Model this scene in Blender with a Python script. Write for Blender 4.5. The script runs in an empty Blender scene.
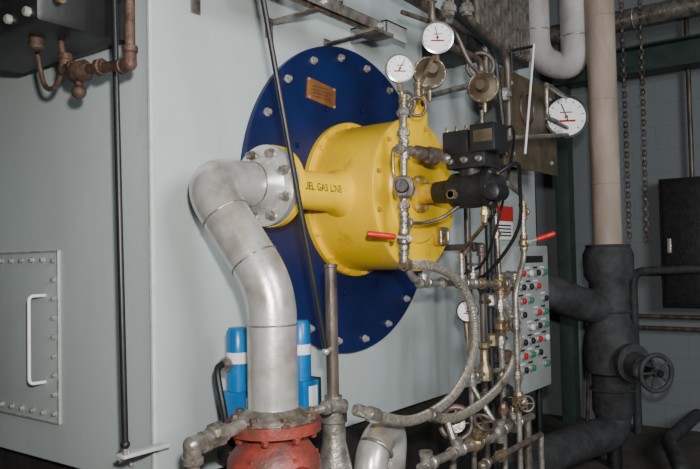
import bpy, bmesh, math, random
from mathutils import Vector, Matrix
random.seed(4)
V=Vector
# ---------------------------------------------------------------- materials
def M(name,col,rough=.5,metal=0.0,col2=None,scale=8.0,amt=.5,bump=0.0,bscale=60.0,stretch=(1,1,1),lo=.35,hi=.7,spec=.5,grime=None):
    m=bpy.data.materials.new(name);m.use_nodes=True
    nt=m.node_tree;b=nt.nodes['Principled BSDF']
    b.inputs['Roughness'].default_value=rough;b.inputs['Metallic'].default_value=metal
    b.inputs['Specular IOR Level'].default_value=spec
    tc=nt.nodes.new('ShaderNodeTexCoord');mp=nt.nodes.new('ShaderNodeMapping')
    mp.inputs['Scale'].default_value=stretch
    nt.links.new(tc.outputs['Object'],mp.inputs['Vector'])
    n=nt.nodes.new('ShaderNodeTexNoise');n.inputs['Scale'].default_value=scale;n.inputs['Detail'].default_value=6
    n.inputs['Roughness'].default_value=.6
    nt.links.new(mp.outputs[0],n.inputs['Vector'])
    r=nt.nodes.new('ShaderNodeValToRGB')
    c2=col2 if col2 else tuple(c*(1-amt*.5) for c in col)
    r.color_ramp.elements[0].position=lo;r.color_ramp.elements[0].color=(*c2,1)
    r.color_ramp.elements[1].position=hi;r.color_ramp.elements[1].color=(*col,1)
    nt.links.new(n.outputs['Fac'],r.inputs[0]);out=r.outputs[0]
    if grime:
        gc,gs,glo,ghi,ga=grime
        g=nt.nodes.new('ShaderNodeTexNoise');g.inputs['Scale'].default_value=gs;g.inputs['Detail'].default_value=10;g.inputs['Roughness'].default_value=.72
        mg=nt.nodes.new('ShaderNodeMapping');mg.inputs['Scale'].default_value=(1,1,.5);mg.inputs['Location'].default_value=(3.1,1.7,.4)
        nt.links.new(tc.outputs['Object'],mg.inputs['Vector']);nt.links.new(mg.outputs[0],g.inputs['Vector'])
        gr=nt.nodes.new('ShaderNodeMapRange');gr.inputs['From Min'].default_value=glo;gr.inputs['From Max'].default_value=ghi;gr.inputs['To Max'].default_value=ga
        nt.links.new(g.outputs['Fac'],gr.inputs['Value'])
        mx=nt.nodes.new('ShaderNodeMix');mx.data_type='RGBA'
        nt.links.new(gr.outputs[0],mx.inputs[0]);nt.links.new(out,mx.inputs[6]);mx.inputs[7].default_value=(*gc,1);out=mx.outputs[2]
    nt.links.new(out,b.inputs['Base Color'])
    if bump:
        n2=nt.nodes.new('ShaderNodeTexNoise');n2.inputs['Scale'].default_value=bscale;n2.inputs['Detail'].default_value=4
        nt.links.new(mp.outputs[0],n2.inputs['Vector'])
        bp=nt.nodes.new('ShaderNodeBump');bp.inputs['Strength'].default_value=bump;bp.inputs['Distance'].default_value=.01
        nt.links.new(n2.outputs['Fac'],bp.inputs['Height']);nt.links.new(bp.outputs[0],b.inputs['Normal'])
    return m
boiler=M('boiler_grey_paint',(.46,.52,.51),.38,0,(.40,.45,.44),2.2,.3,.06,25,(1,1,.35),grime=((.22,.20,.17),3,.60,.80,.4))
boiler_edge=M('weld_edge_paint',(.60,.64,.62),.45,0,None,30,.3,.3,120)
blue=M('navy_blue_paint',(.006,.016,.095),.36,0,(.004,.011,.06),5,.4,.05,40,grime=((.03,.03,.04),9,.58,.75,.5))
yellow=M('yellow_paint',(.92,.57,0.0),.28,0,(.74,.42,0.0),4,.4,.08,18,lo=.25,hi=.5,grime=((.22,.13,.02),7,.57,.72,.7))
yellow_d=M('yellow_worn_paint',(.72,.42,.0),.45,0,(.22,.13,.03),14,.5,.1,60)
galv=M('aluminium_painted_pipe',(.74,.72,.68),.30,.6,(.46,.41,.34),7,.5,.10,30,lo=.34,hi=.54,grime=((.18,.13,.085),10,.58,.74,.65))
galv2=M('galvanised_fitting',(.48,.45,.40),.34,.65,(.17,.14,.11),22,.5,.2,90)
steel=M('zinc_steel',(.70,.68,.64),.32,.55,(.40,.37,.32),30,.4)
brassy=M('aged_brass',(.42,.33,.20),.36,.65,(.17,.12,.07),25,.5,.1,60)
rust=M('rusty_iron',(.15,.08,.05),.6,.25,(.05,.03,.022),30,.5,.4,90)
ruststeel=M('dark_rusty_steel',(.20,.155,.125),.42,.4,(.06,.047,.037),20,.5,.2,80,(1,1,.3))
black=M('black_enamel',(.010,.010,.012),.4,0,(.016,.016,.016),12,.4,.05,50)
blackm=M('black_cast_metal',(.024,.024,.026),.45,.1,(.010,.010,.010),20,.4,.2,60)
red=M('red_valve_paint',(.34,.045,.03),.45,0,(.10,.04,.03),14,.5,.3,60)
redh=M('red_vinyl_grip',(.62,.012,.012),.35,0,None,20,.3)
cyan=M('actuator_blue_enamel',(.012,.20,.52),.30,0,(.01,.13,.36),10,.4)
white=M('dial_white',(.88,.88,.86),.45,0,(.83,.83,.80),20,.1)
glassless=M('dial_bezel_steel',(.55,.54,.52),.28,.8,(.4,.4,.38),30,.3)
whitepipe=M('white_pipe_lagging',(.68,.64,.62),.6,0,(.50,.46,.44),6,.4,.2,25,grime=((.30,.24,.19),5,.55,.72,.6))
beige=M('beige_pipe_lagging',(.60,.48,.39),.7,0,(.40,.31,.24),5,.4,.3,20,(1,1,.4))
lagblack=M('black_pipe_lagging',(.070,.070,.074),.7,0,(.028,.028,.030),9,.5,.9,14)
floorm=M('concrete_floor',(.12,.11,.10),.8,0,(.055,.05,.045),4,.5,.3,40)
ceilm=M('ceiling_dark',(.08,.08,.08),.8,0,None,4,.4)
greenb=M('dark_green_steel',(.045,.075,.06),.5,0,(.03,.05,.04),8,.4)
cabm=M('cabinet_grey',(.40,.42,.42),.45,0,(.34,.35,.35),8,.3)
skid=M('skid_dark_steel',(.04,.037,.033),.6,.1,(.02,.018,.016),10,.4,.2,50)
brown=M('tarnished_bronze_plate',(.16,.12,.075),.5,.3,(.08,.06,.035),12,.5,.15,30)
copperplate=M('brass_nameplate',(.46,.19,.05),.4,.4,(.26,.10,.03),20,.4)
green=M('green_lens',(.02,.25,.10),.3,0,None,20,.2)
def braid():
    m=M('braided_steel_hose',(.66,.60,.50),.34,.5,(.28,.24,.19),90,.5,0)
    nt=m.node_tree;b=nt.nodes['Principled BSDF']
    tc=nt.nodes.new('ShaderNodeTexCoord');w=nt.nodes.new('ShaderNodeTexWave');w.bands_direction='DIAGONAL';w.inputs['Scale'].default_value=70;w.inputs['Distortion'].default_value=1.5
    nt.links.new(tc.outputs['Object'],w.inputs['Vector'])
    bp=nt.nodes.new('ShaderNodeBump');bp.inputs['Strength'].default_value=.8;bp.inputs['Distance'].default_value=.004
    nt.links.new(w.outputs['Fac'],bp.inputs['Height']);nt.links.new(bp.outputs[0],b.inputs['Normal'])
    return m
hose=braid()
def blocks():
    m=bpy.data.materials.new('painted_block_wall');m.use_nodes=True;nt=m.node_tree;b=nt.nodes['Principled BSDF']
    tc=nt.nodes.new('ShaderNodeTexCoord');sp=nt.nodes.new('ShaderNodeSeparateXYZ');cb=nt.nodes.new('ShaderNodeCombineXYZ')
    nt.links.new(tc.outputs['Object'],sp.inputs[0]);ad=nt.nodes.new('ShaderNodeMath');ad.operation='ADD'
    nt.links.new(sp.outputs['X'],ad.inputs[0]);nt.links.new(sp.outputs['Y'],ad.inputs[1])
    nt.links.new(ad.outputs[0],cb.inputs['X']);nt.links.new(sp.outputs['Z'],cb.inputs['Y'])
    br=nt.nodes.new('ShaderNodeTexBrick');br.inputs['Scale'].default_value=1
    br.inputs['Brick Width'].default_value=.4;br.inputs['Row Height'].default_value=.2;br.inputs['Mortar Size'].default_value=.003
    br.inputs['Color1'].default_value=(.19,.21,.22,1);br.inputs['Color2'].default_value=(.18,.20,.21,1);br.inputs['Mortar'].default_value=(.15,.17,.175,1)
    nt.links.new(cb.outputs[0],br.inputs['Vector']);nt.links.new(br.outputs['Color'],b.inputs['Base Color'])
    b.inputs['Roughness'].default_value=.7
    return m
blockm=blocks()

# ---------------------------------------------------------------- mesh builder
def frame(a):
    a=V(a).normalized();h=V((0,0,1)) if abs(a.z)<.9 else V((1,0,0))
    u=a.cross(h).normalized();w=a.cross(u).normalized();return a,u,w
class O:
    def __init__(s,name): s.name=name;s.bm=bmesh.new();s.mats=[]
    def mi(s,m):
        if m not in s.mats:s.mats.append(m)
        return s.mats.index(m)
    def lathe(s,p,axis,prof,mat,seg=32,cap=True):
        a,u,w=frame(axis);p=V(p);k=s.mi(mat);rings=[]
        for (t,r) in prof:
            rings.append([s.bm.verts.new(p+a*t+(u*math.cos(2*math.pi*i/seg)+w*math.sin(2*math.pi*i/seg))*max(r,1e-4)) for i in range(seg)])
        for A,B in zip(rings,rings[1:]):
            for i in range(seg):
                f=s.bm.faces.new((A[i],A[(i+1)%seg],B[(i+1)%seg],B[i]));f.material_index=k
        if cap:
            for R in (rings[0],rings[-1]):
                f=s.bm.faces.new(R);f.material_index=k
    def cyl(s,p0,p1,r,mat,r1=None,seg=24,bev=0):
        p0=V(p0);p1=V(p1);L=(p1-p0).length;r1=r if r1 is None else r1
        if bev: prof=[(0,r-bev),(bev,r),(L-bev,r1),(L,r1-bev)]
        else: prof=[(0,r),(L,r1)]
        s.lathe(p0,p1-p0,prof,mat,seg)
    def sweep(s,pts,r,mat,seg=16,cap=True):
        pts=[V(p) for p in pts];k=s.mi(mat);n=len(pts)
        rad=r if isinstance(r,list) else [r]*n
        T=[(pts[min(i+1,n-1)]-pts[max(i-1,0)]).normalized() for i in range(n)]
        _,u,w=frame(T[0]);rings=[]
        for i in range(n):
            u=(u-T[i]*u.dot(T[i])).normalized();w=T[i].cross(u)
            rings.append([s.bm.verts.new(pts[i]+(u*math.cos(2*math.pi*j/seg)+w*math.sin(2*math.pi*j/seg))*rad[i]) for j in range(seg)])
        for A,B in zip(rings,rings[1:]):
            for i in range(seg):
                f=s.bm.faces.new((A[i],A[(i+1)%seg],B[(i+1)%seg],B[i]));f.material_index=k
        if cap:
            for R in (rings[0],rings[-1]):
                f=s.bm.faces.new(R);f.material_index=k
    def pipe(s,pts,r,mat,fil=.05,seg=20,steps=8):
        pts=[V(p) for p in pts];out=[pts[0]];n=len(pts)
        fl=fil if isinstance(fil,list) else [fil]*n
        for i in range(1,n-1):
            a,b,c=pts[i-1],pts[i],pts[i+1];d1=(a-b);d2=(c-b)
            q=min(fl[i],d1.length*.49,d2.length*.49);A=b+d1.normalized()*q;C=b+d2.normalized()*q
            for t in range(steps+1):
                t/=steps;out.append(A*(1-t)**2+b*2*t*(1-t)+C*t*t)
        out.append(pts[-1]);s.sweep(out,r,mat,seg)
    def spline(s,pts,r,mat,seg=14,n=10):
        pts=[V(p) for p in pts];P=[pts[0]*2-pts[1]]+pts+[pts[-1]*2-pts[-2]];out=[]
        for i in range(1,len(P)-2):
            for k in range(n):
                t=k/n;a,b,c,d=P[i-1],P[i],P[i+1],P[i+2]
                out.append(.5*((2*b)+(c-a)*t+(2*a-5*b+4*c-d)*t*t+(-a+3*b-3*c+d)*t**3))
        out.append(pts[-1]);s.sweep(out,r,mat,seg)
    def box(s,lo,hi,mat,bev=.004,rot=None,c=None):
        lo=V(lo);hi=V(hi);cc=(lo+hi)/2;sz=hi-lo;k=s.mi(mat)
        r=bmesh.ops.create_cube(s.bm,size=1);vs=r['verts']
        bmesh.ops.scale(s.bm,vec=sz,verts=vs)
        if rot: bmesh.ops.rotate(s.bm,cent=(0,0,0),matrix=rot,verts=vs)
        bmesh.ops.translate(s.bm,vec=cc,verts=vs)
        fs=set(f for v in vs for f in v.link_faces)
        for f in fs:f.material_index=k
        if bev:
            es=list(set(e for v in vs for e in v.link_edges))
            rr=bmesh.ops.bevel(s.bm,geom=es,offset=min(bev,min(sz)*.3),segments=2,affect='EDGES',profile=.6)
            for f in rr['faces']:f.material_index=k
    def ball(s,c,r,mat,sc=(1,1,1),seg=20):
        k=s.mi(mat);rr=bmesh.ops.create_uvsphere(s.bm,u_segments=seg,v_segments=seg//2,radius=r)
        bmesh.ops.scale(s.bm,vec=sc,verts=rr['verts']);bmesh.ops.translate(s.bm,vec=c,verts=rr['verts'])
        for f in set(f for v in rr['verts'] for f in v.link_faces):f.material_index=k
    def torus(s,c,axis,R,r,mat,seg=36,ss=12,a0=0,a1=360):
        a,u,w=frame(axis);c=V(c)
        full=(a1-a0)>=360;pts=[c+(u*math.cos(t)+w*math.sin(t))*R for t in [math.radians(a0+(a1-a0)*i/seg) for i in range(seg+1)]]
        s.sweep(pts,r,mat,ss,cap=not full)
    def bolt(s,p,d,r,h,mat):
        d=V(d).normalized();p=V(p)
        s.cyl(p,p+d*h*.25,r*1.35,mat,seg=12);s.lathe(p+d*h*.25,d,[(0,r),(h*.6,r),(h*.75,r*.8)],mat,6)
    def boltring(s,c,axis,R,n,r,h,mat,off=0):
        a,u,w=frame(axis);c=V(c)
        for i in range(n):
            t=2*math.pi*(i+off)/n;s.bolt(c+(u*math.cos(t)+w*math.sin(t))*R,a,r,h,mat)
    def fit(s,p,dirs,r,mat,L=None):
        L=L or r*2.2;p=V(p);s.ball(p,r*1.32,mat)
        for d in dirs:
            d=V(d).normalized();s.lathe(p,d,[(0,r*1.25),(L*.6,r*1.25),(L*.65,r*1.5),(L*.97,r*1.5),(L,r*1.35)],mat,16)
    def union(s,p,d,r,mat,L=None):
        d=V(d).normalized();L=L or r*3;p=V(p)-d*L/2
        s.lathe(p,d,[(0,r*1.3),(L*.25,r*1.3),(L*.27,r*1.8),(L*.7,r*1.8),(L*.72,r*1.4),(L,r*1.3)],mat,8)
    def valve(s,p,d,r,mat,stem,hl,hmat,sl=.05,hw=.011):
        d=V(d).normalized();p=V(p);st=V(stem).normalized()
        s.lathe(p-d*r*3,d,[(0,r*1.3),(r*1.2,r*1.5),(r*1.6,r*1.35),(r*2.2,r*1.9),(r*3.8,r*1.9),(r*4.4,r*1.35),(r*4.8,r*1.5),(r*6,r*1.3)],mat,12)
        s.cyl(p,p+st*sl,r*.7,mat,seg=12);s.bolt(p+st*sl,st,r*.6,.012,steel)
        h=V(hl);q=p+st*sl
        s.sweep([q,q+h*.3,q+h*.5],hw*.5,steel,8);s.sweep([q+h*.32,q+h*.36,q+h*.95,q+h],[hw*.7,hw,hw,hw*.7],hmat,10)
    def globe(s,p,d,r,mat,stem,wr=.03,wm=None):
        d=V(d).normalized();st=V(stem).normalized();p=V(p);wm=wm or mat
        s.lathe(p-d*r*3,d,[(0,r*1.3),(r*1,r*1.6),(r*1.3,r*1.3),(r*2.2,r*2),(r*3.8,r*2),(r*4.7,r*1.3),(r*5,r*1.6),(r*6,r*1.3)],mat,12)
        s.lathe(p,st,[(0,r*1.4),(r*2.5,r*1.3),(r*2.6,r*1.7),(r*3.4,r*1.7),(r*3.5,r*.9),(r*4.5,r*.8),(r*4.6,r*.35),(r*6.5,r*.35)],mat,8)
        c=p+st*r*6.2;s.torus(c,st,wr,wr*.16,wm,20,8);_,u,w=frame(st)
        for k in range(4):
            t=math.pi/2*k;s.cyl(c,c+(u*math.cos(t)+w*math.sin(t))*wr,wr*.1,wm,seg=6)
    def gauge(s,c,facing,r,needle=30,case=None,t=.035,stem=True):
        a=V(facing).normalized();c=V(c);case=case or glassless
        s.lathe(c-a*t,a,[(0,r*.55),(t*.15,r*.92),(t*.75,r*.97),(t*.8,r*1.06),(t*1.1,r*1.06),(t*1.15,r*.95),(t*1.0,r*.93)],case,36,cap=True)
        s.lathe(c,a,[(0,r*.94),(.0015,r*.93)],white,36)
        up=(V((0,0,1))-a*a.z).normalized();rt=up.cross(a).normalized();q=c+a*.003
        def dirn(t):t=math.radians(t);return rt*math.cos(t)+up*math.sin(t)
        for i in range(11):
            dd=dirn(225-27*i);s.sweep([q+dd*r*.72,q+dd*r*.86],r*.018,black,4)
        s.sweep([q-dirn(needle)*r*.25,q+dirn(needle)*r*.7],r*.03,black,4);s.cyl(q-a*.001,q+a*.003,r*.09,black,seg=12)
        s.sweep([q+dirn(200)*r*.45-up*r*.05,q+dirn(-20)*r*.45-up*r*.05],r*.05,redh,4)
        s.sweep([q+dirn(195)*r*.3+up*r*.3,q+dirn(-15)*r*.3+up*r*.3],r*.03,redh,4)
        if stem:s.cyl(c-a*t*.5-up*r*.95,c-a*t*.5-up*(r+.03),.009,brassy,seg=8)
    def chain(s,p0,p1,L,r,mat):
        p0=V(p0);p1=V(p1);n=int((p1-p0).length/L)
        d=(p1-p0)/n;a,u,w=frame(d)
        for i in range(n):
            c=p0+d*(i+.5);ax=u if i%2 else w;ot=a.cross(ax)
            pts=[c+a*math.cos(t)*L*.68+ot*math.sin(t)*L*.4 for t in [2*math.pi*k/10 for k in range(11)]]
            s.sweep(pts,r,mat,5,cap=False)
    def done(s,ang=35):
        bmesh.ops.recalc_face_normals(s.bm,faces=s.bm.faces[:])
        me=bpy.data.meshes.new(s.name);s.bm.to_mesh(me);s.bm.free()
        for m in s.mats:me.materials.append(m)
        me.polygons.foreach_set('use_smooth',[True]*len(me.polygons))
        me.set_sharp_from_angle(angle=math.radians(ang))
        ob=bpy.data.objects.new(s.name,me);bpy.context.collection.objects.link(ob);return ob
X=V((1,0,0));Y=V((0,1,0));Z=V((0,0,1));OUT=-Y

# ---------------------------------------------------------------- room
o=O('floor');o.box((-3,-4,-.1),(6.75,6.15,0),floorm,0);o.done()
o=O('wall_back');o.box((6.6,-4,0),(6.75,6,4.4),blockm,0);o.done()
o=O('wall_left');o.box((-3.15,-4,0),(-3,6,4.4),blockm,0);o.done()
o=O('wall_far');o.box((-3,6,0),(6.75,6.15,4.4),blockm,0);o.done()
o=O('ceiling');o.box((-3,-4,4.4),(6.75,6.15,4.5),ceilm,0);o.done()

# ---------------------------------------------------------------- boiler casing
o=O('boiler_casing')
o.box((1.433,1.85,.80),(4.5,5.2,3.3),boiler,.006)
o.box((1.50,1.93,0),(4.45,5.1,.80),skid,.01)
o.box((1.424,1.842,.80),(1.443,1.858,3.3),boiler_edge,.007)
o.bolt((1.433,2.02,.865),-X,.009,.014,steel);o.bolt((1.433,1.96,.865),-X,.009,.014,steel)
for x in (1.7,1.9,2.1): o.bolt((x,1.85,2.95),OUT,.01,.014,steel)
o.done()

o=O('access_panel')
o.box((1.424,2.365,.94),(1.433,3.08,1.555),boiler,.003)
o.box((1.421,2.365,.94),(1.425,2.372,1.555),steel,.001)
o.box((1.421,2.365,1.548),(1.425,3.08,1.555),steel,.001)
o.box((1.421,2.365,.94),(1.425,3.08,.947),steel,.001)
for i in range(9):
    z=.975+i*.068;o.bolt((1.424,2.392,z),-X,.008,.012,steel);o.bolt((1.424,3.05,z),-X,.008,.012,steel)
for i in range(1,9):
    y=2.392+i*.073;o.bolt((1.424,y,.972),-X,.008,.012,steel);o.bolt((1.424,y,1.523),-X,.008,.012,steel)
o.pipe([(1.426,2.454,1.083),(1.363,2.454,1.083),(1.363,2.454,1.394),(1.426,2.454,1.394)],.006,white,.02,12)
o.done()

# ---------------------------------------------------------------- burner front
BX,BZ=2.46,1.755
o=O('burner_mounting_plate')
o.lathe((BX,1.85,BZ),OUT,[(0,.648),(.018,.648),(.022,.644)],blue,96)
o.boltring((BX,1.828,BZ),OUT,.60,20,.012,.02,steel,.35)
o.boltring((BX,1.828,BZ),OUT,.40,10,.009,.014,blue,.2)
o.done()
o=O('nameplate')
o.box((BX-.29,1.822,2.135),(BX-.11,1.829,2.22),copperplate,.002,Matrix.Rotation(math.radians(6),3,'Y'))
for dx,dz in((-.28,.05),(-.12,.034),(-.28,-.022),(-.12,-.038)):
    o.bolt((BX+dx,1.822,2.172+dz),OUT,.004,.005,steel)
for i in range(4):
    o.box((BX-.26,1.820,2.155+i*.014),(BX-.14-.02*(i%2),1.8225,2.159+i*.014),brown,0)
o.done()
o=O('burner_drum')
o.lathe((BX,1.828,BZ),OUT,[(0,.325),(.02,.325),(.024,.32),(.024,.300),(.30,.300),(.303,.306),(.318,.306),(.322,.300),(.322,.20),(.330,.19),(.330,.0)],yellow,96)
o.boltring((BX,1.804,BZ),OUT,.312,16,.009,.018,yellow,.3)
o.boltring((BX,1.508,BZ),OUT,.28,12,.008,.014,yellow_d,.5)
c=V((BX+.07,1.525,BZ+.32))
o.box(c+V((-.04,-.012,-.06)),c+V((.04,.012,.05)),yellow,.006);o.lathe(c+V((0,.012,.055)),OUT,[(0,.04),(.024,.04)],yellow,24)
o.lathe(c+V((0,.0135,.06)),OUT,[(0,.015),(.027,.015)],black,16)
q=V((BX+.16,1.506,BZ-.165))
o.box(q+V((-.045,-.016,-.04)),q+V((.045,0,.04)),yellow_d,.006)
o.pipe([q+V((-.03,-.03,-.03)),q+V((.03,-.03,-.03)),q+V((.03,-.03,.03)),q+V((-.03,-.03,.03)),q+V((-.03,-.03,-.03))],.007,galv2,.015,10)
o.lathe(q,OUT,[(0,.02),(.02,.02)],black,16)
o.done()
# ---- yellow fuel gas inlet
GY=1.68
o=O('fuel_gas_inlet')
o.lathe((BX-.22,GY,BZ),-X,[(0,.105),(.03,.102),(.08,.088),(.12,.0715),(.41,.07),(.42,.085),(.425,.14),(.452,.14)],yellow,48)
o.boltring((BX-.22-.425,GY,BZ),X,.113,8,.011,.02,yellow_d,.5)
o.done()
cu=bpy.data.curves.new('t','FONT');cu.body="FUEL GAS LINE \u2192";cu.size=.036;cu.extrude=0;cu.offset=.0003;cu.space_word=1.5
to=bpy.data.objects.new('t',cu);bpy.context.collection.objects.link(to)
dg=bpy.context.evaluated_depsgraph_get();me=bpy.data.meshes.new_from_object(to.evaluated_get(dg));bpy.data.objects.remove(to)
tb=bmesh.new();tb.from_mesh(me);bmesh.ops.triangulate(tb,faces=tb.faces[:]);tb.to_mesh(me);tb.free()
xs=[v.co.x for v in me.vertices];sc=.270/max(xs) if xs else 1
for v in me.vertices:
    a=(v.co.y*1.05-.008)/.0712;rr=.0722
    v.co=V((1.872+v.co.x*sc,GY-rr*math.cos(a),BZ+rr*math.sin(a)))
me.name='pipe_lettering';me.materials.clear();me.materials.append(black)
to=bpy.data.objects.new('pipe_lettering',me);bpy.context.collection.objects.link(to)

# ---------------------------------------------------------------- steel gas pipe
o=O('gas_supply_pipe')
fx=BX-.22-.454
o.lathe((fx,GY,BZ),-X,[(0,.138),(.026,.138),(.03,.134),(.032,.10),(.07,.082),(.085,.076)],galv,48)
o.lathe((fx-.0,GY,BZ),-X,[(-.003,.128),(0,.128)],rust,40)
o.boltring((fx-.030,GY,BZ),-X,.113,8,.013,.026,galv2,.5)
P=[(fx-.08,GY,BZ),(1.495,GY,BZ),(1.556,1.46,1.42),(1.555,1.46,1.07)]
o.pipe(P,.0735,galv,[0,.125,.09,0],40,14)
def bead(p,d,r=.0742):o.torus(p,d,r,.0028,galv2,40,8)
bead((fx-.085,GY,BZ),X);
bead((1.555,1.46,1.315),Z)
dd=(V(P[2])-V(P[1])).normalized();bead(V(P[1])+dd*.135,dd);bead(V(P[2])-dd*.10,dd)
o.lathe((1.555,1.46,1.075),-Z,[(0,.078),(.006,.084),(.02,.10),(.022,.125),(.034,.125)],galv2,40)
o.done()
o=O('red_gas_valve')
vx,vy=1.555,1.46
o.lathe((vx,vy,1.04),-Z,[(0,.14),(.03,.14),(.032,.095),(.05,.09),(.075,.11),(.11,.135),(.20,.14),(.27,.11),(.30,.095),(.302,.14),(.335,.14)],red,48)
o.boltring((vx,vy,1.04),Z,.115,8,.012,.024,rust,.3)
o.boltring((vx,vy,1.008),-Z,.115,8,.012,.02,red,.3)
for k in range(6):
    t=math.pi/3*k+.2;o.box((vx-.008+.12*math.cos(t),vy-.008+.12*math.sin(t),.84),(vx+.008+.12*math.cos(t),vy+.008+.12*math.sin(t),.95),red,.004)
o.cyl((vx,vy,.705),(vx,vy,0),.0755,galv,seg=32)
o.cyl((vx,vy,.88),(vx-.05,vy-.18,.88),.05,red,bev=.006);o.boltring((vx-.05,vy-.18,.88),V((-.05,-.18,0)),.035,6,.006,.01,steel)
o.done()

# ---------------------------------------------------------------- gas valve actuators
o=O('safety_shutoff_valve')
o.box((1.60,1.60,.86),(1.98,1.76,.99),blackm,.02)
o.cyl((1.79,1.68,0),(1.79,1.68,.87),.05,galv2)
for ax,ay,top in((1.64,1.69,1.29),(1.90,1.65,1.295)):
    o.box((ax-.04,ay-.045,.98),(ax+.045,ay+.045,1.09),cyan,.01)
    o.lathe((ax,ay,1.09),Z,[(0,.036),(.085,.036),(.087,.034)],cyan,32)
    o.lathe((ax,ay,1.177),Z,[(0,.0375),(.035,.0375)],white,32)
    o.lathe((ax,ay,1.212),Z,[(0,.036),(top-1.225,.036),(top-1.212,.028)],cyan,32)
    o.box((ax-.012,ay-.048,1.0),(ax+.03,ay-.044,1.07),white,.001)
    o.box((ax+.04,ay-.03,.99),(ax+.075,ay+.02,1.09),blackm,.004)
o.spline([(1.585,1.70,1.18),(1.55,1.69,1.16),(1.545,1.66,1.05),(1.56,1.65,.95),(1.61,1.66,.92)],.011,black,10)
o.union((1.60,1.70,1.175),X,.014,galv2)
o.done()
o=O('drain_pipe')
r=.019
o.pipe([(1.25,1.46,0),(1.25,1.46,1.03),(1.43,1.46,1.045)],r,galv2,.04)
o.fit((1.25,1.46,1.03),[-Z,X],r,galv2,.05)
o.union((1.335,1.46,1.04),X,r,galv2)
o.done()

# ---------------------------------------------------------------- rods
def rod(name,p0,p1,r,mat):
    o=O(name);o.cyl(p0,p1,r,mat,seg=16);return o
o=rod('linkage_rod',(1.44,1.47,2.733),(1.816,1.47,1.212),.0085,black)
o.ball((1.816,1.47,1.205),.013,steel);o.cyl((1.816,1.47,1.205),(1.885,1.50,1.205),.008,steel,seg=10)
o.box((1.42,1.45,2.70),(1.46,1.85,2.735),blackm,.004)
o.done()
o=rod('control_rod',(1.283,1.84,2.95),(1.283,1.79,.985),.0095,black)
o.ball((1.283,1.79,.98),.014,blackm);o.cyl((1.283,1.79,.95),(1.283,1.79,.99),.007,steel)
o.box((1.275,1.785,.938),(1.44,1.825,.950),boiler_edge,.003);o.bolt((1.30,1.805,.950),Z,.008,.01,steel)
o.box((1.27,1.83,2.93),(1.44,1.87,2.96),blackm,.004)
o.done()
o=O('support_post')
o.cyl((1.888,1.5,0),(1.888,1.5,1.483),.0205,ruststeel);o.cyl((1.888,1.5,1.475),(1.888,1.5,1.487),.023,ruststeel,bev=.002)
o.lathe((1.888,1.5,.80),Z,[(0,.06),(.03,.055),(.10,.04),(.16,.038),(.165,.045),(.20,.045),(.205,.032),(.25,.030)],galv2,28)
o.lathe((1.888,1.5,0),Z,[(0,.1),(.02,.1)],blackm,28)
o.done()

# ---------------------------------------------------------------- left actuator with pipework
o=O('damper_actuator')
o.box((1.06,1.86,2.18),(1.34,2.45,2.50),black,.02)
o.box((1.34,1.95,2.22),(1.433,2.35,2.42),blackm,.01)
o.box((1.05,1.84,2.30),(1.33,1.865,2.46),blackm,.006)
for y,z in((1.98,2.30),(2.1,2.28),(2.28,2.32)):
    o.lathe((1.06,y,z),-X,[(0,.03),(.02,.03),(.03,.022)],blackm,20)
    o.bolt((1.03,y,z),-X,.008,.01,brassy)
for y in(1.9,2.0,2.12,2.24,2.36):o.lathe((1.06,y,2.21),-X,[(0,.014),(.012,.014),(.016,.01)],steel,10)
o.lathe((1.15,2.02,2.18),-Z,[(0,.022),(.03,.022),(.035,.015)],rust,16)
o.lathe((1.12,1.845,2.25),OUT,[(0,.014),(.012,.014)],brassy,12)
o.done()
o=O('rusty_vent_pipe')
r=.0145
o.pipe([(1.233,1.68,2.98),(1.233,1.68,2.06),(1.233,1.93,2.085),(1.22,2.00,2.10)],r,rust,.04)
o.fit((1.233,1.68,2.06),[Z,Y],r,rust,.05)
o.union((1.233,1.82,2.075),Y,r,rust)
o.lathe((1.233,1.88,2.08),Y,[(0,.02),(.02,.034),(.07,.034),(.09,.02)],rust,8)
o.fit((1.225,1.99,2.095),[-Y,Z],r,rust,.05);o.cyl((1.225,1.99,2.09),(1.21,1.99,2.2),.011,rust)
o.cyl((1.233,1.93,2.085),(1.233,1.93,2.03),.012,rust);o.ball((1.233,1.93,2.02),.022,rust)
o.spline([(1.225,2.0,2.1),(1.22,2.04,2.05),(1.22,2.10,2.07),(1.20,2.11,2.19)],.008,rust,8)
o.cyl((1.233,1.68,2.9),(1.5,1.87,2.9),.01,rust)
o.done()

# ---------------------------------------------------------------- top channel rail
o=O('channel_rail')
o.box((1.55,1.58,2.40),(2.36,1.585,2.44),galv2,.001);o.box((1.55,1.58,2.436),(2.36,1.63,2.441),galv2,.001);o.box((1.55,1.625,2.40),(2.36,1.63,2.44),galv2,.001)
for x in (1.62,1.98,2.33):
    o.box((x-.02,1.60,2.395),(x+.02,1.85,2.401),galv2,.001);o.box((x-.02,1.844,2.34),(x+.02,1.85,2.42),galv2,.001);o.bolt((x,1.58,2.42),OUT,.01,.015,steel)
o.box((2.27,1.56,2.385),(2.40,1.66,2.40),galv2,.002)
o.box((1.72,1.56,2.45),(2.02,1.72,2.55),ruststeel,.01)
o.cyl((2.1,1.62,2.44),(2.1,1.62,2.75),.02,galv2);o.fit((2.1,1.62,2.50),[Z,-Z],.02,galv2)
o.box((2.50,1.66,2.50),(2.66,1.85,2.508),cabm,.001);o.box((2.50,1.66,2.44),(2.66,1.666,2.508),cabm,.001);o.box((2.50,1.66,2.44),(2.506,1.85,2.508),cabm,.001)
o.done()

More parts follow.
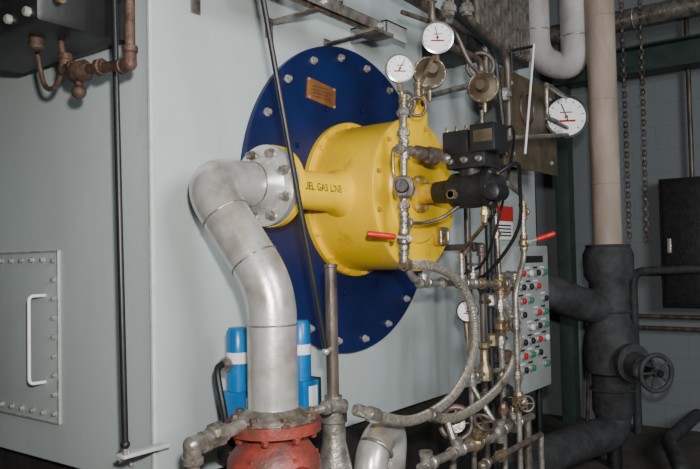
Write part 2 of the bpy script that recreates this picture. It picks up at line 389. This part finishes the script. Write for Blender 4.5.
# ---------------------------------------------------------------- pilot assembly
o=O('pilot_burner')
o.lathe((BX,1.499,BZ),OUT,[(0,.075),(.014,.075),(.016,.045),(.03,.04),(.13,.038)],yellow_d,36)
o.lathe((BX,1.499,BZ),OUT,[(.08,.0),(.08,.042),(.135,.046),(.15,.045),(.152,.058),(.165,.068),(.24,.070),(.30,.068),(.305,.076),(.325,.076),(.33,.055),(.36,.045)],blackm,36)
o.boltring((BX,1.485,BZ),OUT,.062,6,.007,.012,steel)
o.boltring((BX,1.175,BZ),OUT,.066,6,.006,.01,brassy)
o.cyl((BX,1.26,BZ+.05),(BX,1.26,BZ+.10),.05,blackm)
o.box((BX-.07,1.17,BZ+.075),(BX+.06,1.335,BZ+.15),blackm,.012)
o.box((BX-.08,1.125,BZ+.13),(BX+.035,1.228,BZ+.235),black,.010)
o.box((BX-.075,1.235,BZ+.13),(BX+.055,1.345,BZ+.220),black,.010)
o.box((BX-.082,1.135,BZ+.165),(BX-.078,1.21,BZ+.21),brown,.001)
for yy in(1.19,1.25,1.31):o.lathe((BX-.07,yy,BZ+.105),-X,[(0,.012),(.012,.012),(.014,.007),(.03,.007)],galv2,8)
for yy in(1.14,1.19,1.25,1.29,1.33):o.bolt((BX-.06,yy,BZ+.218),Z,.007,.02,brassy)
o.lathe((BX,1.14,BZ-.02),-X,[(0,.03),(.09,.03),(.095,.02)],blackm,20)
o.cyl((BX,1.20,BZ),(BX-.03,1.20,BZ-.13),.012,brassy);o.union((BX-.02,1.20,BZ-.09),Z,.012,brassy,.04)
o.cyl((BX-.1,1.30,BZ-.02),(BX,1.30,BZ-.02),.013,brassy,seg=10);o.lathe((BX-.10,1.30,BZ-.02),X,[(0,.02),(.02,.02)],brassy,6)
o.done()
# ---------------------------------------------------------------- instrument gas train
o=O('pilot_gas_train')
r=.0135;y=1.40;bz=galv2
o.cyl((2.205,y,2.06),(2.19,y,1.49),r,bz)
o.fit((2.205,y,1.895),[Z,-Z,X+V((0,-.35,-.1)),-X],r,bz,.035)
o.union((2.203,y,1.955),Z,r,bz,.04);o.union((2.205,y,2.03),Z,r,bz,.035)
o.pipe([(2.205,y,1.895),(2.33,1.36,1.885),(2.46,1.31,1.87)],r,bz,.03)
o.lathe((2.25,1.386,1.891),V((1,-.33,-.1)),[(0,.016),(.01,.027),(.05,.027),(.06,.02),(.07,.033),(.11,.033),(.12,.018)],ruststeel,12)
o.lathe((2.385,1.34,1.879),V((1,-.33,-.1)),[(0,.016),(.01,.026),(.045,.026),(.055,.015)],galv2,8)
o.lathe((2.195,y,1.80),-Z,[(0,.018),(.01,.034),(.03,.040),(.055,.040),(.075,.034),(.085,.018)],galv2,8)
o.cyl((2.195,y,1.757),(2.135,y-.03,1.757),.024,blackm,bev=.003);o.cyl((2.195,y,1.757),(2.26,y+.01,1.757),.02,ruststeel,bev=.003)
o.union((2.194,y,1.69),Z,r,bz,.04);o.fit((2.193,y,1.63),[Z,-Z,X],r,bz,.035)
o.valve((2.19,y,1.567),Z,r,bz,V((-.45,-.85,.1)),V((-.115,.10,.02)),redh,.035)
o.fit((2.187,y,1.49),[Z,V((.6,0,-.5))],r,bz,.035)
o.pipe([(2.187,y,1.49),(2.245,y,1.425),(2.33,y,1.407),(2.974,y,1.377)],r,bz,.03)
o.fit((2.32,y,1.407),[-X,X,Z],r,bz,.035);o.union((2.45,y,1.401),X,r,bz,.04);o.fit((2.62,y,1.394),[-X,X,Z],r,bz,.035)
o.union((2.80,y,1.386),X,r,brassy,.05)
o.fit((2.974,y,1.377),[X,-X,Z,-Z],.017,brassy,.045)
o.cyl((2.62,y,1.394),(2.62,y,1.52),.009,bz);o.fit((2.62,y,1.52),[-Z,-Y],.009,bz,.025);o.cyl((2.62,y,1.52),(2.44,1.20,1.625),.008,ruststeel)
o.pipe([(2.205,y,1.895),(2.13,y,1.895),(2.13,y,1.80),(2.19,y,1.69)],.006,brassy,.02,10)
o.pipe([(2.193,y,1.63),(2.32,y,1.63),(2.40,1.36,1.65),(2.44,1.3,1.70)],.007,ruststeel,.03,10)
o.torus((2.235,y,2.075),V((.3,1,0)),.036,.0065,ruststeel)
o.torus((2.27,y-.02,2.06),V((.8,1,.2)),.034,.0065,ruststeel)
o.cyl((2.21,y,2.05),(2.185,y,2.15),.0075,brassy);o.fit((2.207,y,2.065),[Z,X],.011,brassy,.03)
o.pipe([(2.21,y,2.065),(2.30,y,2.08),(2.33,y,2.16),(2.44,y,2.29)],.007,brassy,.03,10)
o.fit((2.31,y,2.13),[Z,-Z,X],.011,brassy,.03);o.cyl((2.31,y,2.13),(2.44,1.42,2.17),.008,brassy)
o.globe((2.72,y,1.39),X,.013,galv2,Z,.028,ruststeel)
o.done()
o=O('pressure_gauge');o.gauge((2.174,1.39,2.185),V((-.72,-.72,.03)),.05,60);o.done()
o=O('pressure_gauge');o.gauge((2.443,1.385,2.360),V((-.80,-.62,-.02)),.060,100);o.done()
def pswitch(c,r,f):
    o=O('pressure_switch');a=V(f).normalized();c=V(c)
    o.lathe(c,a,[(-.05,r*.45),(-.045,r*.8),(-.02,r*.85),(-.018,r*1.08),(-.004,r*1.08),(0,r*.85),(.012,r*.5),(.03,r*.36),(.045,r*.34)],brown,36)
    o.torus(c-a*.002,a,r*1.0,.004,brassy)
    o.boltring(c-a*.004,a,r*.97,10,.004,.008,steel);o.cyl(c-Z*r*.8-a*.02,c-Z*(r*.8+.06)-a*.02,.01,brassy);o.box(c-a*.11-Z*r*.4-V((.03,.03,0)),c-a*.06+Z*r*.5+V((.03,.03,0)),brown,.006);return o
o=pswitch((2.456,1.43,2.235),.062,(-.72,-.68,.1));o.done()
o=pswitch((2.90,1.42,2.256),.066,(-.95,-.2,0))
o.pipe([(2.90,1.43,2.15),(2.90,1.43,2.02),(2.6,1.35,1.97),(2.50,1.30,1.95)],.009,galv2,.04,10)
o.cyl((2.92,1.44,2.28),(3.02,1.85,2.28),.014,galv2);o.done()
# ---------------------------------------------------------------- hoses
o=O('braided_gas_hose')
o.union((2.20,1.40,1.478),V((1,-.15,-.1)),.014,brassy,.05)
o.spline([(2.215,1.40,1.477),(2.28,1.37,1.475),(2.40,1.35,1.448),(2.52,1.35,1.39),(2.60,1.35,1.30),(2.618,1.35,1.166),(2.56,1.35,1.06),(2.453,1.35,.985),(2.30,1.35,.945),(2.12,1.35,.94),(1.95,1.36,.985),(1.86,1.39,1.02)],.0185,hose)
o.lathe((1.955,1.36,.983),V((-.9,.28,.37)),[(0,.02),(.01,.025),(.05,.025),(.055,.02),(.10,.02)],galv2,8)
o.fit((1.80,1.43,1.04),[X+V((0,-.3,-.2)),-X],.015,galv2,.045);o.cyl((1.80,1.43,1.04),(1.70,1.46,1.03),.014,galv2)
o.done()
o=O('braided_gas_hose')
o.union((2.985,1.40,1.345),Z,.016,brassy,.06)
o.spline([(2.985,1.40,1.33),(3.06,1.39,1.23),(3.11,1.38,1.114),(3.02,1.37,1.02),(2.85,1.35,.955),(2.66,1.34,.915),(2.49,1.34,.895),(2.35,1.34,.905),(2.26,1.345,.935)],.0185,hose)
o.lathe((2.30,1.342,.918),V((-.9,0,.35)),[(0,.02),(.01,.025),(.06,.025),(.065,.02)],galv2,8)
o.done()

# ---------------------------------------------------------------- lower pipework clutter
o=O('drain_manifold')
g=galv2
o.cyl((2.974,1.40,1.377),(2.974,1.40,0),.013,g)
for z in(1.28,1.12,.96,.82):o.union((2.974,1.40,z),Z,.013,g if z>1.1 else brassy,.05)
o.cyl((2.974,1.40,1.377),(2.95,1.41,1.95),.010,g);o.union((2.965,1.405,1.60),Z,.012,brassy)
o.pipe([(2.80,1.25,1.20),(2.80,1.25,1.355),(2.90,1.25,1.50),(2.90,1.25,1.76),(2.75,1.25,1.80)],.0115,g,.04)
o.valve((2.90,1.25,1.555),Z,.0115,brassy,V((-.45,-.85,.1)),V((.07,-.09,.035)),redh,.03)
o.fit((2.90,1.25,1.69),[Z,-Z,X],.012,brassy,.035)
o.cyl((2.80,1.25,1.20),(2.80,1.25,0),.0115,g);o.union((2.80,1.25,1.0),Z,.012,g,.05)
for x,yy,zt,m in((3.20,1.6,1.55,ruststeel),(3.32,1.62,1.9,blackm),(3.10,1.62,2.0,ruststeel),(3.45,1.66,2.1,blackm),(3.58,1.6,1.4,g)):
    o.cyl((x,yy,0),(x,yy,zt),.016,m);o.union((x,yy,zt-.2),Z,.016,m,.05);o.fit((x,yy,zt),[-Z,Y],.016,m,.045);o.cyl((x,yy,zt),(x,1.85,zt),.016,m)
o.pipe([(2.54,1.42,0),(2.54,1.42,.80),(2.60,1.42,.84),(3.2,1.6,.84)],.015,g,.05)
a=V((-.85,-.5,.15)).normalized()
o.torus((2.54,1.40,.845),a,.062,.013,ruststeel);o.lathe(V((2.54,1.40,.845))-a*.02,a,[(0,.04),(.04,.035)],g,24);o.torus((2.54,1.40,.845),a,.03,.008,brassy)
for t in range(4):
    u=frame(a)[1];w=frame(a)[2];dd=u*math.cos(t*math.pi/2)+w*math.sin(t*math.pi/2);o.cyl(V((2.54,1.40,.845)),V((2.54,1.40,.845))+dd*.06,.006,ruststeel,seg=8)
o.cyl((2.72,1.42,0),(2.72,1.42,1.22),.012,g);o.fit((2.72,1.42,1.0),[Z,-Z,X],.013,g,.04);o.cyl((2.72,1.42,1.0),(2.974,1.40,1.0),.011,g)
o.lathe((2.84,1.42,.96),Z,[(0,.014),(.01,.035),(.05,.035),(.08,.02),(.14,.018),(.15,.028),(.17,.028)],brassy,10)
o.lathe((3.02,1.42,.93),-Z,[(0,.02),(.02,.045),(.08,.05),(.12,.03),(.14,.02)],blackm,12)
for i,(x,z) in enumerate(((3.3,1.05),(3.3,1.25),(3.45,.95),(3.45,1.3))):
    o.lathe((x,1.60,z),Z,[(0,.018),(.01,.03),(.06,.03),(.07,.018)],(brassy,g,rust)[i%3],8);o.cyl((x-.12,1.60,z+.03),(x+.15,1.60,z+.03),.011,(ruststeel,rust)[i%2])
o.cyl((2.10,1.30,.79),(3.05,1.30,.79),.016,g);o.cyl((2.14,1.30,.79),(2.14,1.30,0),.016,g);o.cyl((3.0,1.30,.79),(3.0,1.30,0),.016,g)
o.fit((2.14,1.30,.79),[X,-Z,Z],.016,g,.05);o.fit((2.36,1.30,.79),[X,-X,Z],.016,g,.045);o.cyl((2.36,1.30,.79),(2.36,1.34,.90),.013,g)
o.globe((2.50,1.30,.79),X,.017,brassy,V((-.2,-.5,.8)),.04,ruststeel)
o.union((2.62,1.30,.79),X,.017,g,.06);o.fit((2.72,1.30,.79),[X,-X,Z,-Z],.016,g,.045);o.cyl((2.72,1.30,.79),(2.72,1.42,.96),.012,g)
o.globe((2.86,1.30,.79),X,.017,g,Z,.04,blackm)
o.cyl((2.40,1.22,.74),(2.95,1.22,.74),.012,ruststeel);o.union((2.56,1.22,.74),X,.013,brassy,.05);o.fit((2.40,1.22,.74),[X,-Z],.013,g,.04);o.cyl((2.40,1.22,.74),(2.40,1.22,0),.012,g);o.cyl((2.95,1.22,.74),(2.95,1.22,0),.012,g)
o.globe((2.974,1.40,1.19),Z,.014,brassy,V((-.3,-.9,.1)),.032,ruststeel)
o.globe((2.80,1.25,.90),Z,.014,brassy,V((-.7,-.7,.1)),.03,ruststeel)
o.done()
o=O('steel_elbow_pipe')
o.pipe([(2.0,1.45,.60),(2.03,1.45,.86),(2.24,1.50,.89),(2.24,1.60,0)],.058,galv,.12,32,12)
o.torus((2.06,1.45,.845),V((1,0,1)),.058,.006,galv2);o.lathe((2.0,1.45,0),Z,[(0,.058),(.60,.058)],galv,32)
o.lathe((2.0,1.45,.66),Z,[(0,.09),(.03,.09)],galv2,32)
o.done()
o=O('pressure_gauge');o.gauge((2.755,1.45,1.27),V((-.8,-.6,0)),.045,20,blackm);o.cyl((2.77,1.47,1.23),(2.72,1.42,1.0),.01,brassy);o.done()
o=O('pressure_gauge');o.gauge((4.15,1.50,2.315),V((-.85,-.52,0)),.12,110,blackm,.06,False)
o.cyl((4.19,1.53,2.315),(4.2,1.85,2.315),.02,blackm);o.done()

# upper tubing
o=O('instrument_tubing')
o.pipe([(2.95,1.42,1.95),(3.15,1.5,2.05),(3.4,1.5,2.1),(3.9,1.5,2.17),(4.1,1.48,2.2)],.012,galv2,.05)
o.pipe([(2.6,1.5,4.4),(2.6,1.5,2.48),(2.75,1.5,2.42),(3.05,1.5,2.42),(3.05,1.5,2.2)],.016,ruststeel,.06)
o.pipe([(2.75,1.5,4.4),(2.75,1.5,2.58),(3.2,1.5,2.5),(3.3,1.5,2.0)],.014,blackm,.08)
o.pipe([(3.0,1.55,4.4),(3.02,1.55,2.62),(3.45,1.55,2.55),(3.45,1.55,2.1)],.018,ruststeel,.08)
o.pipe([(2.35,1.6,2.62),(2.9,1.6,2.60),(3.3,1.6,2.60),(3.3,1.6,2.3)],.022,ruststeel,.08)
o.pipe([(2.45,1.55,2.50),(2.8,1.5,2.50),(2.85,1.46,2.36),(2.9,1.44,2.32)],.010,ruststeel,.04)
o.cyl((2.35,1.6,2.62),(2.35,1.85,2.62),.022,ruststeel);o.fit((2.35,1.6,2.62),[X,Y],.022,ruststeel,.06)
o.pipe([(3.8,1.45,2.42),(3.72,1.45,2.42),(3.72,1.45,2.24),(3.85,1.45,2.24)],.012,galv2,.04)
o.cyl((3.72,1.45,2.42),(4.1,1.48,2.42),.012,galv2);o.cyl((3.72,1.45,2.24),(4.1,1.48,2.24),.012,galv2)
o.cyl((3.62,1.47,2.62),(3.46,1.47,2.02),.006,white,seg=10);o.cyl((3.62,1.47,2.61),(3.62,1.60,2.61),.008,blackm);o.cyl((3.62,1.60,2.61),(3.62,1.60,2.48),.008,blackm)
for p in((2.6,1.5,2.6),(2.75,1.5,2.58),(3.02,1.55,2.66),(3.3,1.5,2.3),(2.9,1.6,2.6)):o.union(p,Z if p[1]<1.58 else X,.02,galv2,.06)
o.box((3.1,1.6,2.50),(3.35,1.85,2.60),blackm,.01)
o.torus((3.0,1.48,2.38),V((1,.6,0)),.06,.01,ruststeel)
o.spline([(2.50,1.2,1.80),(2.62,1.15,1.86),(2.76,1.2,1.80),(2.85,1.25,1.62),(2.9,1.4,1.45),(3.0,1.6,1.35)],.008,black,10)
o.spline([(2.50,1.2,1.92),(2.7,1.2,2.02),(2.9,1.3,1.9),(2.95,1.45,1.5),(3.1,1.7,1.4)],.006,black,10)
o.done()
o=O('instrument_backplate')
o.box((3.50,1.60,1.98),(4.25,1.615,2.50),brown,.004)
for x in(3.6,4.15):
    for z in(2.05,2.43):o.box((x-.02,1.615,z-.02),(x+.02,1.85,z+.02),blackm,.002);o.bolt((x,1.60,z),OUT,.01,.012,steel)
o.torus((3.80,1.595,2.32),Y,.09,.008,ruststeel)
o.done()
o=O('louvre_vent')
o.box((3.45,1.74,2.66),(4.2,1.85,3.25),blackm,.006)
for i in range(14):
    x=3.48+i*.052;o.box((x,1.72,2.69),(x+.018,1.745,3.22),galv2,.002)
o.done()

# ---------------------------------------------------------------- control cabinet
o=O('control_cabinet')
o.box((3.76,1.70,.71),(4.30,1.85,1.56),cabm,.006)
o.box((3.775,1.694,.73),(4.285,1.702,1.54),cabm,.003)
cols=[redh,green,black,white,redh,black,black,green]
for j in range(8):
    z=1.40-j*.078
    for i in range(4):
        x=3.865+i*.108
        if (i+j)%5==4: continue
        m=cols[(i*3+j*2)%8];o.lathe((x,1.694,z),OUT,[(0,.022),(.008,.022),(.01,.016),(.02,.016)],steel,14)
        o.lathe((x,1.676,z),OUT,[(0,.018),(.010,.018),(.014,.014)],m,14)
        o.box((x-.03,1.691,z+.026),(x+.03,1.695,z+.036),white if (i+j)%2 else black,0)
o.box((3.9,1.69,1.46),(4.2,1.696,1.50),black,.001)
o.done()
o=O('warning_sign')
o.box((3.86,1.835,1.60),(4.10,1.845,1.80),white,.002);o.box((3.86,1.830,1.71),(4.10,1.836,1.80),redh,.001)
for k in range(4):o.box((3.88,1.832,1.62+k*.02),(4.07,1.8355,1.628+k*.02),black,0)
for x in(3.87,4.09):o.cyl((x,1.84,1.79),(x,1.851,1.79),.004,steel,seg=8)
o.done()

# ---------------------------------------------------------------- right side pipes
o=O('insulated_steam_pipe')
px,py=5.2,1.61
o.cyl((px,py,1.55),(px,py,4.4),.10,beige,seg=32)
for z in(2.0,2.6,3.2):o.torus((px,py,z),Z,.101,.004,beige,32,6)
o.lathe((px,py,.35),Z,[(0,.12),(.05,.14),(.30,.14),(.32,.18),(.50,.19),(.62,.17),(.70,.135),(.95,.14),(1.0,.17),(1.15,.175),(1.22,.14)],lagblack,32)
o.pipe([(px,py,.5),(px,py,.25),(4.6,1.75,.25),(3.9,1.8,.25)],.12,lagblack,.22,28)
o.pipe([(px,py,1.12),(5.0,1.75,1.15),(4.75,1.85,1.25),(4.62,2.1,1.3)],.12,lagblack,.12,28)
for z in(.55,.78,1.1,1.42,1.56):o.torus((px,py,z),Z,.15,.008,lagblack,28,6)
o.cyl((px,py,.78),(4.98,1.33,.74),.10,lagblack,r1=.08,bev=.01);o.lathe((5.08,1.45,.76),V((-.6,-.75,0)),[(0,.13),(.05,.13)],lagblack,28);o.cyl((4.98,1.33,.74),(4.88,1.20,.73),.022,blackm)
a=V((-.62,-.78,0)).normalized();c=V((4.90,1.235,.73));_,u,w=frame(a)
o.torus(c,a,.115,.016,lagblack);o.lathe(c-a*.02,a,[(0,.03),(.04,.025)],lagblack,16)
for k in range(5):
    t=2*math.pi*k/5;o.cyl(c,c+(u*math.cos(t)+w*math.sin(t))*.115,.010,lagblack,seg=8)
o.cyl((px,py,0),(px,py,.36),.05,blackm)
o.done()
o=O('condensate_pipe')
o.pipe([(4.9,1.1,0),(4.9,1.1,.12),(5.6,1.35,.14),(6.6,1.35,.14)],.05,lagblack,.12,24)
o.done()
o=O('vertical_riser_pipe')
o.pipe([(4.7,1.95,0),(4.7,1.95,2.0),(4.62,2.0,2.4),(4.62,2.1,4.4)],.022,blackm,.08)
o.done()
o=O('overhead_white_pipe')
o.pipe([(5.2,2.09,4.4),(5.2,2.09,2.98),(5.2,1.80,2.86),(5.2,1.80,4.4)],.10,whitepipe,.16,32,12)
o.torus((5.2,2.09,3.2),Z,.101,.006,steel);o.torus((5.2,1.80,3.1),Z,.101,.006,steel)
o.done()
o=O('steel_beam')
o.box((6.28,-4,3.03),(6.50,2.4,3.045),greenb,.002);o.box((6.28,-4,3.245),(6.50,2.4,3.26),greenb,.002);o.box((6.38,-4,3.03),(6.40,2.4,3.26),greenb,.002)
o.box((6.36,2.3,0),(6.5,2.42,3.26),greenb,.002)
o.done()
o=O('overhead_duct_pipe');o.cyl((6.05,-4,3.42),(6.05,6,3.42),.08,galv2);o.torus((6.05,1.6,3.42),Y,.081,.006,steel)
for yy in(-2,.5,3):o.cyl((6.05,yy,3.49),(6.05,yy,4.4),.01,steel)
o.done()
o=O('hoist_chain');o.chain((5.6,1.57,4.4),(5.6,1.57,1.62),.038,.005,ruststeel);o.done()
o=O('hoist_chain');o.chain((5.6,1.43,4.4),(5.62,1.45,1.62),.038,.005,ruststeel);o.done()
o=O('electrical_panel')
o.box((6.38,.95,1.05),(6.6,1.54,2.12),black,.01);o.box((6.365,.98,1.08),(6.385,1.51,2.09),blackm,.006)
o.box((6.35,1.45,1.5),(6.37,1.48,1.62),steel,.004)
o.cyl((6.5,1.3,2.12),(6.5,1.3,4.4),.02,ruststeel)
o.done()
o=O('wall_conduit')
for z in(.86,.96):
    o.pipe([(6.52,-3,z),(6.52,2.2,z),(6.52,2.25,0)],.018,ruststeel,.08)
for yy in(-1,0,1,1.9):o.box((6.50,yy-.02,.83),(6.6,yy+.02,.99),steel,.002)
o.done()
o=O('return_pipe')
o.pipe([(6.3,1.75,0),(6.3,1.75,1.35),(6.3,.9,1.38),(6.3,-1,1.40)],.035,lagblack,.1)
o.done()

# ---------------------------------------------------------------- lights
def area(name,loc,tgt,size,energy,col):
    l=bpy.data.lights.new(name,'AREA');l.size=size;l.energy=energy;l.color=col
    ob=bpy.data.objects.new(name,l);bpy.context.collection.objects.link(ob);ob.location=loc
    ob.rotation_euler=(V(tgt)-V(loc)).to_track_quat('-Z','Y').to_euler();return ob
area('flash_lamp',(.06,-.05,1.72),(2.9,1.72,1.6),.08,70,(1,.97,.93))
area('daylight_lamp',(.9,-3.0,3.0),(2.9,1.8,1.5),1.8,185,(.93,.97,1))
w=bpy.data.worlds.new('world');bpy.context.scene.world=w;w.use_nodes=True
w.node_tree.nodes['Background'].inputs[0].default_value=(.5,.55,.6,1);w.node_tree.nodes['Background'].inputs[1].default_value=.12

# ---------------------------------------------------------------- camera
f=720
cam=bpy.data.cameras.new('camera');co=bpy.data.objects.new('camera',cam);bpy.context.collection.objects.link(co)
bpy.context.scene.camera=co;cam.sensor_width=36;cam.lens=36*f/700;cam.clip_start=.02
yaw=math.atan2(.6,.8)
R=Matrix.Rotation(yaw-math.pi/2,4,'Z')@Matrix.Rotation(math.pi/2+math.radians(2),4,'X')@Matrix.Rotation(math.radians(-1.2),4,'Z')
co.matrix_world=Matrix.Translation((0,0,1.5))@R
